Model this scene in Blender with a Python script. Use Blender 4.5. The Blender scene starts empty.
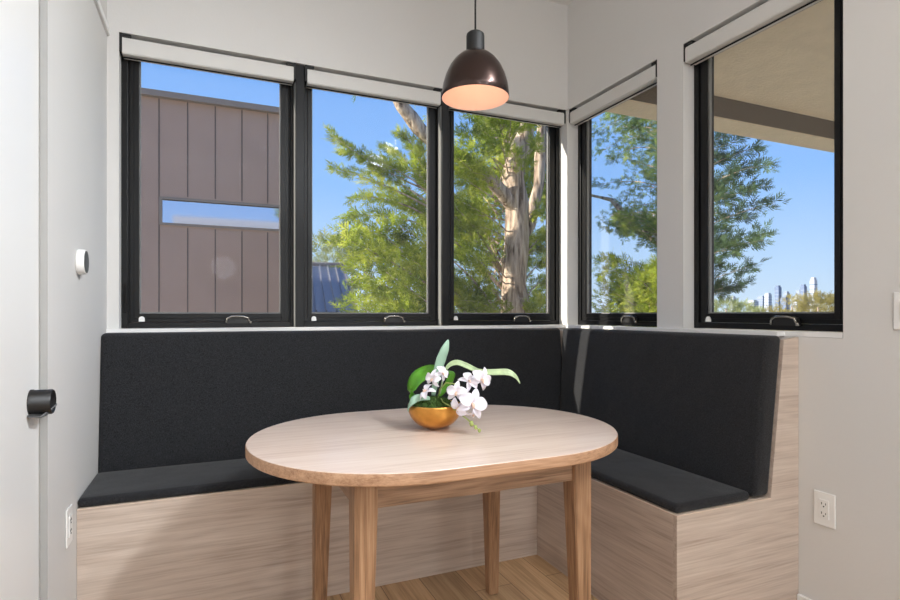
import bpy, bmesh, math, random
from mathutils import Vector, Matrix, noise
R = math.radians
SC = bpy.context.scene
COL = SC.collection

# ------------------------------------------------------------------ camera
FPX, V0, YAW = 554.5, 314.4, 0.4074
CAM = Vector((-2.009, -2.8355, 1.13))
cd = bpy.data.cameras.new('camera'); cam = bpy.data.objects.new('camera', cd); COL.objects.link(cam)
cam.location = CAM; cam.rotation_euler = (math.pi/2, 0, -YAW)
cd.sensor_width = 36; cd.lens = FPX/900*36; cd.shift_y = (V0-300)/900; cd.clip_end = 12000; cd.clip_start = .05
SC.camera = cam
SN, CS = math.sin(YAW), math.cos(YAW)
def at(u, v, x=None, y=None, z=None):
    """a point of the room seen in direction (u, v), at a known distance plane"""
    t = (u-450)/FPX; q = (V0-v)/FPX
    d = Vector((SN+t*CS, CS-t*SN, q))
    k = (x-CAM.x)/d.x if x is not None else (y-CAM.y)/d.y if y is not None else (z-CAM.z)/d.z
    return CAM+d*k

# ------------------------------------------------------------------ world, sun, exposure
SC.view_settings.view_transform = 'Standard'; SC.view_settings.look = 'None'
SC.view_settings.exposure = 0.0; SC.view_settings.gamma = 1; SC.view_settings.use_curve_mapping = False
W = bpy.data.worlds.new('sky'); SC.world = W; W.use_nodes = True
nt = W.node_tree; nt.nodes.clear()
wo = nt.nodes.new('ShaderNodeOutputWorld'); bg = nt.nodes.new('ShaderNodeBackground')
tc = nt.nodes.new('ShaderNodeTexCoord'); sx = nt.nodes.new('ShaderNodeSeparateXYZ'); cr = nt.nodes.new('ShaderNodeValToRGB')
nt.links.new(tc.outputs['Generated'], sx.inputs[0]); nt.links.new(sx.outputs['Z'], cr.inputs[0])
nt.links.new(cr.outputs[0], bg.inputs[0]); nt.links.new(bg.outputs[0], wo.inputs[0])
e = cr.color_ramp.elements
e[0].position = 0.0; e[0].color = (.60, .74, .88, 1)
e[1].position = 1.0; e[1].color = (.10, .25, .68, 1)
for p_, c_ in ((.08, (.47, .67, .92, 1)), (.22, (.26, .50, .93, 1)), (.45, (.17, .38, .84, 1))):
    k = e.new(p_); k.color = c_
bg.inputs[1].default_value = 1.18
sd = bpy.data.lights.new('sun', 'SUN'); so = bpy.data.objects.new('sun', sd); COL.objects.link(so)
sd.energy = 9.0; sd.angle = R(.6); sd.color = (1, .93, .80)
so.rotation_euler = Vector((1, -.255, -.45)).to_track_quat('-Z', 'Y').to_euler()
SC.cycles.max_bounces = 10; SC.cycles.transparent_max_bounces = 24; SC.cycles.diffuse_bounces = 6
SC.cycles.sample_clamp_indirect = 6
def area(name, loc, sx_, sy_, power, color, shape='RECTANGLE', spread=180):
    l = bpy.data.lights.new(name, 'AREA'); l.shape = shape; l.size = sx_; l.size_y = sy_
    l.energy = power; l.color = color; l.spread = R(spread)
    o = bpy.data.objects.new(name, l); COL.objects.link(o); o.location = loc
    return o
FILL_PANELS = [(-.75, -3.75, 2.96), (-2.2, -4.6, 2.96)]  # unseen ceiling panels added as general fill light
for p_ in FILL_PANELS: area('fill_panel_lamp', p_, 1.5, 1.5, 24, (.86, .93, 1))
FILL_GLOBES = [(-1.85, -4.9, 1.75), (-.55, -4.9, 1.75)]  # unseen globes added at the rear for low, level fill light
for p_ in FILL_GLOBES:
    l_ = bpy.data.lights.new('fill_globe_lamp', 'POINT'); l_.energy = 42; l_.color = (.88, .94, 1); l_.shadow_soft_size = .16
    o_ = bpy.data.objects.new('fill_globe_lamp', l_); COL.objects.link(o_); o_.location = p_
FILL_SPOTS = [(-.30, -2.45, 2.86), (-.30, -3.00, 2.86), (-.30, -3.55, 2.86)]  # unseen spots added to brighten the left wall
AIM = [Vector((-2.43, -.35, 1.5)), Vector((-2.43, -.9, 1.0)), Vector((-2.43, -1.9, 1.5))]
for p_, a_ in zip(FILL_SPOTS, AIM):
    o_ = area('fill_spot_lamp', p_, .17, .17, 5.0 if p_ is FILL_SPOTS[0] else 8.3, (.90, .95, 1), 'DISK', 75)
    o_.rotation_euler = (a_-Vector(p_)).to_track_quat('-Z', 'Y').to_euler()
DOWN = [(-2.18, -3.18, 3.0), (-2.05, -5.3, 3.0), (-.45, -2.35, 3.0)]
for p_ in DOWN: area('downlight_lamp', p_, .12, .12, 2.5, (1, .86, .70), 'DISK', 130)

# ------------------------------------------------------------------ helpers
def srgb(r, g, b):
    f = lambda c: (c/255/12.92 if c/255 <= .04045 else ((c/255+.055)/1.055)**2.4)
    return (f(r), f(g), f(b), 1)
def newmat(name):
    m = bpy.data.materials.new(name); m.use_nodes = True
    return m, m.node_tree, m.node_tree.nodes['Principled BSDF']
def plain(name, col, rough=.5, metal=0, spec=.5, bump=0, bscale=60, var=0, vscale=3, coat=0):
    m, t, b = newmat(name); b.inputs['Base Color'].default_value = col
    b.inputs['Roughness'].default_value = rough; b.inputs['Metallic'].default_value = metal
    b.inputs['Specular IOR Level'].default_value = spec; b.inputs['Coat Weight'].default_value = coat
    c = t.nodes.new('ShaderNodeTexCoord')
    if var:
        n = t.nodes.new('ShaderNodeTexNoise'); n.inputs['Scale'].default_value = vscale; n.inputs['Detail'].default_value = 5
        t.links.new(c.outputs['Object'], n.inputs['Vector'])
        r = t.nodes.new('ShaderNodeValToRGB')
        r.color_ramp.elements[0].position = .3; r.color_ramp.elements[1].position = .7
        r.color_ramp.elements[0].color = tuple(x*(1-var) for x in col[:3])+(1,)
        r.color_ramp.elements[1].color = tuple(min(1, x*(1+var)) for x in col[:3])+(1,)
        t.links.new(n.outputs[0], r.inputs[0]); t.links.new(r.outputs[0], b.inputs['Base Color'])
    if bump:
        n = t.nodes.new('ShaderNodeTexNoise'); n.inputs['Scale'].default_value = bscale; n.inputs['Detail'].default_value = 4
        t.links.new(c.outputs['Object'], n.inputs['Vector'])
        bp = t.nodes.new('ShaderNodeBump'); bp.inputs['Strength'].default_value = bump; bp.inputs['Distance'].default_value = .01
        t.links.new(n.outputs[0], bp.inputs['Height']); t.links.new(bp.outputs[0], b.inputs['Normal'])
    return m
def wood(name, dark, mid, light, axis='X', scale=1.0, rough=.45, contrast=1.0, planks=None, coat=0):
    """grain runs along axis; object coordinates in metres"""
    m, t, b = newmat(name); N = t.nodes.new; L = t.links.new
    c = N('ShaderNodeTexCoord')
    def mapped(along, across):
        mp = N('ShaderNodeMapping'); s = {'X': (along, across, across), 'Y': (across, along, across), 'Z': (across, across, along)}[axis]
        mp.inputs['Scale'].default_value = s; mp.inputs['Location'].default_value = (3.1, 7.7, 1.3); L(c.outputs['Object'], mp.inputs['Vector']); return mp
    # broad cathedral figure: contour bands of a stretched smooth noise
    m1 = mapped(.7*scale, 5*scale)
    n1 = N('ShaderNodeTexNoise'); n1.inputs['Scale'].default_value = 1; n1.inputs['Detail'].default_value = 2; n1.inputs['Distortion'].default_value = .3
    L(m1.outputs[0], n1.inputs['Vector'])
    mu = N('ShaderNodeMath'); mu.operation = 'MULTIPLY'; mu.inputs[1].default_value = 11; L(n1.outputs[0], mu.inputs[0])
    sn = N('ShaderNodeMath'); sn.operation = 'SINE'; 
    mu2 = N('ShaderNodeMath'); mu2.operation = 'MULTIPLY'; mu2.inputs[1].default_value = 6.28; L(mu.outputs[0], mu2.inputs[0]); L(mu2.outputs[0], sn.inputs[0])
    # fine fibres
    m2 = mapped(5*scale, 170*scale)
    n2 = N('ShaderNodeTexNoise'); n2.inputs['Scale'].default_value = 1; n2.inputs['Detail'].default_value = 4; L(m2.outputs[0], n2.inputs['Vector'])
    m3 = mapped(1.2*scale, 14*scale)
    n3 = N('ShaderNodeTexNoise'); n3.inputs['Scale'].default_value = 1; n3.inputs['Detail'].default_value = 3; L(m3.outputs[0], n3.inputs['Vector'])
    m4 = mapped(2.2*scale, 62*scale)
    n4 = N('ShaderNodeTexNoise'); n4.inputs['Scale'].default_value = 1; n4.inputs['Detail'].default_value = 4; n4.inputs['Roughness'].default_value = .65; L(m4.outputs[0], n4.inputs['Vector'])
    a0 = N('ShaderNodeMath'); a0.operation = 'MULTIPLY_ADD'; a0.inputs[1].default_value = 1.1*contrast; a0.inputs[2].default_value = -.55*contrast; L(n4.outputs[0], a0.inputs[0])
    a1 = N('ShaderNodeMath'); a1.operation = 'MULTIPLY_ADD'; a1.inputs[1].default_value = .06*contrast; L(a0.outputs[0], a1.inputs[2]); L(sn.outputs[0], a1.inputs[0])
    a2 = N('ShaderNodeMath'); a2.operation = 'MULTIPLY_ADD'; a2.inputs[1].default_value = .75*contrast; L(n2.outputs[0], a2.inputs[0]); L(a1.outputs[0], a2.inputs[2])
    a3 = N('ShaderNodeMath'); a3.operation = 'MULTIPLY_ADD'; a3.inputs[1].default_value = .6*contrast; L(n3.outputs[0], a3.inputs[0]); L(a2.outputs[0], a3.inputs[2])
    a4 = N('ShaderNodeMath'); a4.operation = 'ADD'; a4.inputs[1].default_value = .5-.675*contrast; L(a3.outputs[0], a4.inputs[0])
    r = N('ShaderNodeValToRGB'); el = r.color_ramp.elements
    el[0].position = .18; el[0].color = dark; el[1].position = .85; el[1].color = light
    k = el.new(.5); k.color = mid
    L(a4.outputs[0], r.inputs[0])
    out = r.outputs[0]
    if planks:
        mp = N('ShaderNodeMapping'); mp.inputs['Rotation'].default_value = (0, 0, R(90)); L(c.outputs['Object'], mp.inputs['Vector'])
        bk = N('ShaderNodeTexBrick'); bk.inputs['Scale'].default_value = 1; bk.inputs['Brick Width'].default_value = 1.6
        bk.inputs['Row Height'].default_value = planks; bk.inputs['Mortar Size'].default_value = .0015; bk.inputs['Bias'].default_value = 0
        bk.inputs['Color1'].default_value = (.82, .82, .82, 1); bk.inputs['Color2'].default_value = (1.12, 1.1, 1.08, 1); bk.inputs['Mortar'].default_value = (.3, .25, .2, 1)
        L(mp.outputs[0], bk.inputs['Vector'])
        mx = N('ShaderNodeMix'); mx.data_type = 'RGBA'; mx.blend_type = 'MULTIPLY'; mx.inputs[0].default_value = 1
        L(out, mx.inputs[6]); L(bk.outputs[0], mx.inputs[7]); out = mx.outputs[2]
    L(out, b.inputs['Base Color'])
    b.inputs['Roughness'].default_value = rough; b.inputs['Coat Weight'].default_value = coat; b.inputs['Coat Roughness'].default_value = .3
    bp = N('ShaderNodeBump'); bp.inputs['Strength'].default_value = .12; bp.inputs['Distance'].default_value = .003
    L(n2.outputs[0], bp.inputs['Height']); L(bp.outputs[0], b.inputs['Normal'])
    return m

M = {}
M['wall'] = plain('white_wall_paint', srgb(211, 209, 206), .75, bump=.04, bscale=90)
M['ceil'] = plain('ceiling_paint', srgb(225, 222, 218), .8)
M['trim'] = plain('white_trim_paint', srgb(232, 231, 229), .38)
M['door'] = plain('door_paint', srgb(230, 229, 227), .4)
M['plate'] = plain('white_plastic', srgb(232, 231, 228), .35)
M['slot'] = plain('dark_slot', srgb(38, 36, 34), .6)
M['black'] = plain('black_window_metal', srgb(11, 11, 12), .4, spec=.32, bump=.03)
M['blackm'] = plain('matt_black', srgb(24, 23, 23), .45)
M['lever'] = plain('satin_black', srgb(60, 60, 60), .35)
M['bracket'] = plain('bracket_black', srgb(12, 12, 12), .6)
M['bead'] = plain('pale_glazing_bead', srgb(122, 122, 120), .5)
M['chrome'] = plain('handle_metal', srgb(150, 146, 138), .25, metal=.9)
M['blind'] = plain('blind_cassette_white', srgb(208, 206, 202), .5)
M['bench'] = wood('pale_ash_laminate', srgb(152, 134, 121), srgb(192, 175, 161), srgb(216, 202, 189), 'X', 1.0, .5, .58)
M['benchY'] = wood('pale_ash_laminate_side', srgb(152, 134, 121), srgb(192, 175, 161), srgb(216, 202, 189), 'Y', 1.0, .5, .58)
M['edge'] = plain('pale_ash_edge', srgb(214, 194, 176), .5)
M['top'] = wood('table_top_oak', srgb(196, 170, 152), srgb(224, 203, 188), srgb(236, 220, 207), 'X', 1.0, .32, .6, coat=.2)
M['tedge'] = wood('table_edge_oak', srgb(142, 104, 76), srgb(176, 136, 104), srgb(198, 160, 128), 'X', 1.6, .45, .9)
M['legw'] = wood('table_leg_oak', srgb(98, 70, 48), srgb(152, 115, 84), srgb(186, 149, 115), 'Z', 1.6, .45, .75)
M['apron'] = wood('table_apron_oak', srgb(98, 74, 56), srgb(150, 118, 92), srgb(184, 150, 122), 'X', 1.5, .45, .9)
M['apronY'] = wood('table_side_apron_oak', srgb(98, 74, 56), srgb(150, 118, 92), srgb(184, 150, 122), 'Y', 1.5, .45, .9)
M['floor'] = wood('oak_floor', srgb(146, 114, 80), srgb(186, 152, 114), srgb(208, 176, 138), 'Y', .9, .4, .8, planks=.17)
M['stucco'] = plain('soffit_stucco', srgb(236, 219, 196), .9, bump=.8, bscale=38, var=.05, vscale=9)
M['beam'] = plain('porch_beam', srgb(104, 94, 84), .8, bump=.2)
M['metalroof'] = plain('grey_metal_roof', srgb(120, 118, 126), .45, metal=.3)
M['housewall'] = plain('house_wall', srgb(176, 170, 164), .8)
M['ground'] = plain('outdoor_ground', srgb(188, 176, 146), .95, var=.2, vscale=.2)
M['tower'] = plain('hazed_tower', srgb(138, 150, 170), .6, var=.1, vscale=.02)  # distance haze is put into the pale bluish tower colours
M['tower2'] = plain('hazed_white_tower', srgb(176, 182, 192), .6)
M['tower3'] = plain('hazed_blue_tower', srgb(104, 122, 152), .5)
M['gold'] = plain('brushed_gold', srgb(206, 150, 76), .28, metal=1, var=.10, vscale=40, bump=.06, bscale=120)
M['bronze'] = plain('dark_bronze', srgb(64, 50, 46), .27, metal=.85, coat=.15)
M['peach'] = plain('copper_inner', srgb(232, 196, 176), .6)
M['cord'] = plain('black_cord', srgb(14, 14, 14), .6)
M['moss'] = plain('moss', srgb(58, 84, 30), .95, var=.4, vscale=90)
M['soil'] = plain('soil', srgb(40, 34, 24), .95)

def fabric():
    m, t, b = newmat('charcoal_fabric'); N = t.nodes.new; L = t.links.new
    c = N('ShaderNodeTexCoord')
    n = N('ShaderNodeTexNoise'); n.inputs['Scale'].default_value = 520; n.inputs['Detail'].default_value = 3
    mp = N('ShaderNodeMapping'); mp.inputs['Scale'].default_value = (1, 1, .5); L(c.outputs['Object'], mp.inputs['Vector']); L(mp.outputs[0], n.inputs['Vector'])
    r = N('ShaderNodeValToRGB'); r.color_ramp.elements[0].position = .35; r.color_ramp.elements[1].position = .68
    r.color_ramp.elements[0].color = srgb(15, 15, 17); r.color_ramp.elements[1].color = srgb(52, 53, 56)
    L(n.outputs[0], r.inputs[0]); L(r.outputs[0], b.inputs['Base Color'])
    b.inputs['Roughness'].default_value = .95; b.inputs['Specular IOR Level'].default_value = .2
    b.inputs['Sheen Weight'].default_value = .12; b.inputs['Sheen Roughness'].default_value = .5
    bp = N('ShaderNodeBump'); bp.inputs['Strength'].default_value = .5; bp.inputs['Distance'].default_value = .002
    L(n.outputs[0], bp.inputs['Height'])
    n2 = N('ShaderNodeTexNoise'); n2.inputs['Scale'].default_value = 5; n2.inputs['Detail'].default_value = 2; L(c.outputs['Object'], n2.inputs['Vector'])
    b2 = N('ShaderNodeBump'); b2.inputs['Strength'].default_value = .35; b2.inputs['Distance'].default_value = .03
    L(n2.outputs[0], b2.inputs['Height']); L(bp.outputs[0], b2.inputs['Normal']); L(b2.outputs[0], b.inputs['Normal'])
    return m
M['fabric'] = fabric()
def glassmat(name, refl=.05, haze=0, hcol=(.5, .48, .46, 1), tint=(1, 1, 1, 1)):
    m = bpy.data.materials.new(name); m.use_nodes = True; t = m.node_tree; t.nodes.clear(); N = t.nodes.new; L = t.links.new
    o = N('ShaderNodeOutputMaterial'); tr = N('ShaderNodeBsdfTransparent'); tr.inputs[0].default_value = tint
    g = N('ShaderNodeBsdfGlossy'); g.inputs['Roughness'].default_value = .01
    lw = N('ShaderNodeFresnel'); lw.inputs['IOR'].default_value = 1.35
    mm = N('ShaderNodeMath'); mm.operation = 'MULTIPLY'; mm.inputs[1].default_value = refl; L(lw.outputs[0], mm.inputs[0])
    mx = N('ShaderNodeMixShader'); L(mm.outputs[0], mx.inputs[0]); L(tr.outputs[0], mx.inputs[1]); L(g.outputs[0], mx.inputs[2])
    out = mx.outputs[0]
    if haze:
        d = N('ShaderNodeBsdfDiffuse'); d.inputs[0].default_value = hcol
        m2 = N('ShaderNodeMixShader'); m2.inputs[0].default_value = haze; L(out, m2.inputs[1]); L(d.outputs[0], m2.inputs[2]); out = m2.outputs[0]
    L(out, o.inputs[0]); return m
M['glass'] = glassmat('window_glass', .05)
M['screen'] = glassmat('insect_screen', 0, .05)
def leafmat(name, dark, mid, light, sc=1.3, trans=.35):
    m, t, b = newmat(name); N = t.nodes.new; L = t.links.new
    c = N('ShaderNodeTexCoord'); n = N('ShaderNodeTexNoise'); n.inputs['Scale'].default_value = sc; n.inputs['Detail'].default_value = 8; n.inputs['Roughness'].default_value = .75
    L(c.outputs['Object'], n.inputs['Vector'])
    r = N('ShaderNodeValToRGB'); el = r.color_ramp.elements; el[0].position = .33; el[0].color = dark; el[1].position = .66; el[1].color = light
    k = el.new(.5); k.color = mid
    L(n.outputs[0], r.inputs[0]); L(r.outputs[0], b.inputs['Base Color']); b.inputs['Roughness'].default_value = .7
    b.inputs['Specular IOR Level'].default_value = .2
    tl = N('ShaderNodeBsdfTranslucent'); L(r.outputs[0], tl.inputs[0])
    mx = N('ShaderNodeMixShader'); mx.inputs[0].default_value = trans
    L(b.outputs[0], mx.inputs[1]); L(tl.outputs[0], mx.inputs[2]); L(mx.outputs[0], t.nodes['Material Output'].inputs[0])
    return m
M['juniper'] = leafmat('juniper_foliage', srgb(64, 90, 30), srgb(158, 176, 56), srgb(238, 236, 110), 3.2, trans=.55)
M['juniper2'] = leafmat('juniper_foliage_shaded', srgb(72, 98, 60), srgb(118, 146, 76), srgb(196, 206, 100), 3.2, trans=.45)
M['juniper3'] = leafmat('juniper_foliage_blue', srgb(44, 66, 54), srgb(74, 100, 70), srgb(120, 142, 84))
M['autumn'] = leafmat('autumn_foliage', srgb(128, 118, 66), srgb(168, 156, 92), srgb(204, 194, 134), .3)
M['bushleaf'] = leafmat('bush_foliage', srgb(110, 120, 70), srgb(150, 158, 100), srgb(190, 194, 140), .5)
M['bark'] = plain('shaggy_bark', srgb(158, 136, 116), .95, bump=0, var=.0)
def barkmat():
    m, t, b = newmat('juniper_bark'); N = t.nodes.new; L = t.links.new
    c = N('ShaderNodeTexCoord'); mp = N('ShaderNodeMapping'); mp.inputs['Scale'].default_value = (22, 22, 2.6); L(c.outputs['Object'], mp.inputs['Vector'])
    n = N('ShaderNodeTexNoise'); n.inputs['Scale'].default_value = 1; n.inputs['Detail'].default_value = 6; n.inputs['Distortion'].default_value = .6; L(mp.outputs[0], n.inputs['Vector'])
    r = N('ShaderNodeValToRGB'); el = r.color_ramp.elements; el[0].position = .32; el[0].color = srgb(92, 74, 60); el[1].position = .66; el[1].color = srgb(216, 198, 176)
    k = el.new(.5); k.color = srgb(188, 166, 146)
    L(n.outputs[0], r.inputs[0]); L(r.outputs[0], b.inputs['Base Color']); b.inputs['Roughness'].default_value = .95
    bp = N('ShaderNodeBump'); bp.inputs['Strength'].default_value = .9; bp.inputs['Distance'].default_value = .03; L(n.outputs[0], bp.inputs['Height']); L(bp.outputs[0], b.inputs['Normal'])
    return m
M['bark'] = barkmat()
M['petal'] = plain('orchid_petal', srgb(238, 230, 238), .55, bump=.2, bscale=60)
M['petal'].node_tree.nodes['Principled BSDF'].inputs['Subsurface Weight'].default_value = .1
M['lip'] = plain('orchid_lip', srgb(222, 190, 170), .5)
M['leafg'] = plain('orchid_leaf_green', srgb(84, 148, 34), .35, var=.15, vscale=20)
M['leafb'] = plain('orchid_leaf_pale', srgb(150, 182, 160), .3, var=.12, vscale=25)
M['leafv'] = plain('variegated_leaf', srgb(176, 196, 150), .35, var=.2, vscale=40)
M['stem'] = plain('orchid_stem', srgb(158, 172, 96), .5)

def tag(o, label=None, cat=None, group=None, kind=None):
    if label: o['label'] = label
    if cat: o['category'] = cat
    if group: o['group'] = group
    if kind: o['kind'] = kind
    return o
def empty(name, loc, label=None, cat=None, group=None, kind=None, rz=0):
    o = bpy.data.objects.new(name, None); COL.objects.link(o); o.location = loc; o.rotation_euler = (0, 0, rz)
    o.empty_display_size = .05
    return tag(o, label, cat, group, kind)

class MB:
    def __init__(s): s.b = bmesh.new(); s.mi = 0
    def _mark(s, fs):
        for f in fs: f.material_index = s.mi
    def box(s, x0, x1, y0, y1, z0, z1, bev=0, seg=2):
        n0 = set(s.b.faces)
        r = bmesh.ops.create_cube(s.b, size=1, matrix=Matrix.Translation(((x0+x1)/2, (y0+y1)/2, (z0+z1)/2)) @ Matrix.Diagonal((abs(x1-x0), abs(y1-y0), abs(z1-z0), 1)))
        if bev:
            es = list({e for v in r['verts'] for e in v.link_edges})
            bmesh.ops.bevel(s.b, geom=es, offset=bev, segments=seg, affect='EDGES', profile=.5)
        s._mark([f for f in s.b.faces if f not in n0]); return s
    def prism(s, pts, d):
        """pts: 3d polygon, d: extrusion vector"""
        n0 = set(s.b.faces); d = Vector(d)
        a = [s.b.verts.new(p) for p in pts]; c = [s.b.verts.new(Vector(p)+d) for p in pts]
        n = len(pts); s.b.faces.new(a[::-1]); s.b.faces.new(c)
        for i in range(n): s.b.faces.new((a[i], a[(i+1) % n], c[(i+1) % n], c[i]))
        s._mark([f for f in s.b.faces if f not in n0]); return s
    def tube(s, pts, rads, n=8, flat=1.0, cap=True):
        n0 = set(s.b.faces); pts = [Vector(p) for p in pts]
        if not hasattr(rads, '__len__'): rads = [rads]*len(pts)
        rings = []; prev = None
        for i, p in enumerate(pts):
            t = (pts[min(i+1, len(pts)-1)]-pts[max(i-1, 0)]).normalized()
            if prev is None:
                up = Vector((0, 0, 1)) if abs(t.z) < .9 else Vector((1, 0, 0)); a = t.cross(up).normalized()
            else:
                a = (prev - t*prev.dot(t)).normalized()
            prev = a; b_ = t.cross(a)
            rings.append([s.b.verts.new(p+(a*math.cos(2*math.pi*k/n)+b_*math.sin(2*math.pi*k/n)*flat)*rads[i]) for k in range(n)])
        for q in range(len(rings)-1):
            for k in range(n): s.b.faces.new((rings[q][k], rings[q][(k+1) % n], rings[q+1][(k+1) % n], rings[q+1][k]))
        if cap: s.b.faces.new(rings[0][::-1]); s.b.faces.new(rings[-1])
        s._mark([f for f in s.b.faces if f not in n0]); return s
    def lathe(s, prof, c=(0, 0, 0), n=48, axis='Z', cap0=False, cap1=False):
        n0 = set(s.b.faces); rings = []
        for r, h in prof:
            ring = []
            for k in range(n):
                a = 2*math.pi*k/n; p = (r*math.cos(a), r*math.sin(a), h)
                if axis == 'X': p = (h, r*math.cos(a), r*math.sin(a))
                if axis == 'Y': p = (r*math.cos(a), h, r*math.sin(a))
                ring.append(s.b.verts.new(Vector(p)+Vector(c)))
            rings.append(ring)
        for q in range(len(rings)-1):
            for k in range(n): s.b.faces.new((rings[q][k], rings[q][(k+1) % n], rings[q+1][(k+1) % n], rings[q+1][k]))
        if cap0: s.b.faces.new(rings[0][::-1])
        if cap1: s.b.faces.new(rings[-1])
        s._mark([f for f in s.b.faces if f not in n0]); return s
    def grid(s, fn, nu, nv):
        n0 = set(s.b.faces)
        g = [[s.b.verts.new(fn(i/nu, j/nv)) for j in range(nv+1)] for i in range(nu+1)]
        for i in range(nu):
            for j in range(nv): s.b.faces.new((g[i][j], g[i+1][j], g[i+1][j+1], g[i][j+1]))
        s._mark([f for f in s.b.faces if f not in n0]); return s
    def build(s, name, mats, parent=None, smooth=False, off=(0, 0, 0), norm=True):
        if norm: bmesh.ops.recalc_face_normals(s.b, faces=s.b.faces)
        me = bpy.data.meshes.new(name); s.b.to_mesh(me); s.b.free()
        for m in (mats if isinstance(mats, (list, tuple)) else [mats]): me.materials.append(m)
        if smooth:
            for p in me.polygons: p.use_smooth = True
            if smooth == 'auto': me.set_sharp_from_angle(angle=R(40))
        o = bpy.data.objects.new(name, me); COL.objects.link(o)
        if parent: o.parent = parent
        o.location = off
        return o
def bx(name, m, x0, x1, y0, y1, z0, z1, parent=None, bev=0):
    return MB().box(x0, x1, y0, y1, z0, z1, bev).build(name, m, parent)

# ================================================================== THE ROOM
LX, HC, HT, HB = -2.4276, 3.0227, 2.382, 1.067
YR, TK = -6.2, .13           # rear wall, wall thickness
DP = .074                    # reveal depth
OX0, OX1 = -2.382, -.012
tag(bx('floor', M['floor'], LX-.3, .3, YR, .13, -.12, 0), kind='structure')
tag(bx('ceiling', M['ceil'], LX-.3, .3, YR-.2, .13, HC, HC+.15), kind='structure')
w = MB()
w.box(LX-.2, .0, 0, TK, 0, HB-.02); w.box(LX-.2, .0, 0, TK, HT, HC); w.box(LX-.2, OX0, 0, TK, HB-.02, HT)
tag(w.build('wall_back', M['wall']), kind='structure')
w = MB()                                     # right wall with its two openings, and the corner post
w.box(0, TK, YR, TK, 0, HB-.02); w.box(0, TK, YR, TK, HT, HC)
w.box(0, TK, YR, -1.613, HB-.02, HT); w.box(0, TK, -.905, -.742, HB-.02, HT); w.box(-.012, TK, -.012, TK, HB-.02, HT)
tag(w.build('wall_right', M['wall']), kind='structure')
w = MB()
w.box(LX-.2, LX, -.963, 0, 0, HC); w.box(LX-.2, LX, YR, -1.90, 0, HC); w.box(LX-.2, LX, -1.90, -.963, 2.44, HC)
tag(w.build('wall_left', M['wall']), kind='structure')
tag(bx('wall_rear', M['wall'], LX-.2, TK, YR-.15, YR, 0, HC), kind='structure')
d = empty('door_1', (LX-.03, -1.43, 0), 'plain white flush door in the left wall with a black handle', None, None, 'structure')
MB().box(-.04, .010, -.463, .461, .008, 2.435, .002).build('door_panel', M['door'], d)
h = MB(); h.lathe([(.0, .010), (.0345, .010), (.0345, .016), (.033, .018), (.033, .058), (.031, .0605), (.029, .058), (0, .052)], (0, .385, .896), 40, 'X')
h.build('door_knob', M['blackm'], d, 'auto')
MB().prism([(.012, .350, .868), (.040, .350, .864), (.052, .362, .868), (.068, .388, .890), (.060, .392, .889), (.036, .400, .872), (.012, .400, .870)], (0, -.003, -.005)).build('thumb_lever', M['lever'], d)
# added jamb shade strip and upper trim on the left wall
tag(MB().box(LX, LX+.012, -.955, -.002, 2.355, 2.372, .003).box(LX, LX+.006, -.955, -.002, 2.372, 2.40).build('trim_1', M['trim']), kind='structure')
tag(bx('trim_9', plain('jamb_shade_grey', srgb(156, 155, 152), .5), LX-.018, LX-.0005, -.966, -.9632, 0, 2.43), kind='structure')  # thin grey liner added over the jamb, its shade put into the colour
# sill boards: continuous white trim under the windows
tag(MB().box(LX+.001, -.0005, -.035, DP, HB-.019, HB-.001, .003).build('trim_2', M['trim']), kind='structure')
tag(MB().box(-.040, DP-.001, -1.40, -.036, HB-.020, HB-.0015, .003).build('trim_3', M['trim']), kind='structure')
tag(MB().box(.0005, DP, -1.611, -1.40, HB-.019, HB-.001).build('trim_4', M['trim']), kind='structure')
tag(MB().box(-.014, -.0005, YR, -1.457, 0, .094, .003).build('baseboard_right', M['trim']), kind='structure')
tag(MB().box(LX+.0005, LX+.014, -.96, -.606, 0, .094, .003).build('baseboard_left', M['trim']), kind='structure')

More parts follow.
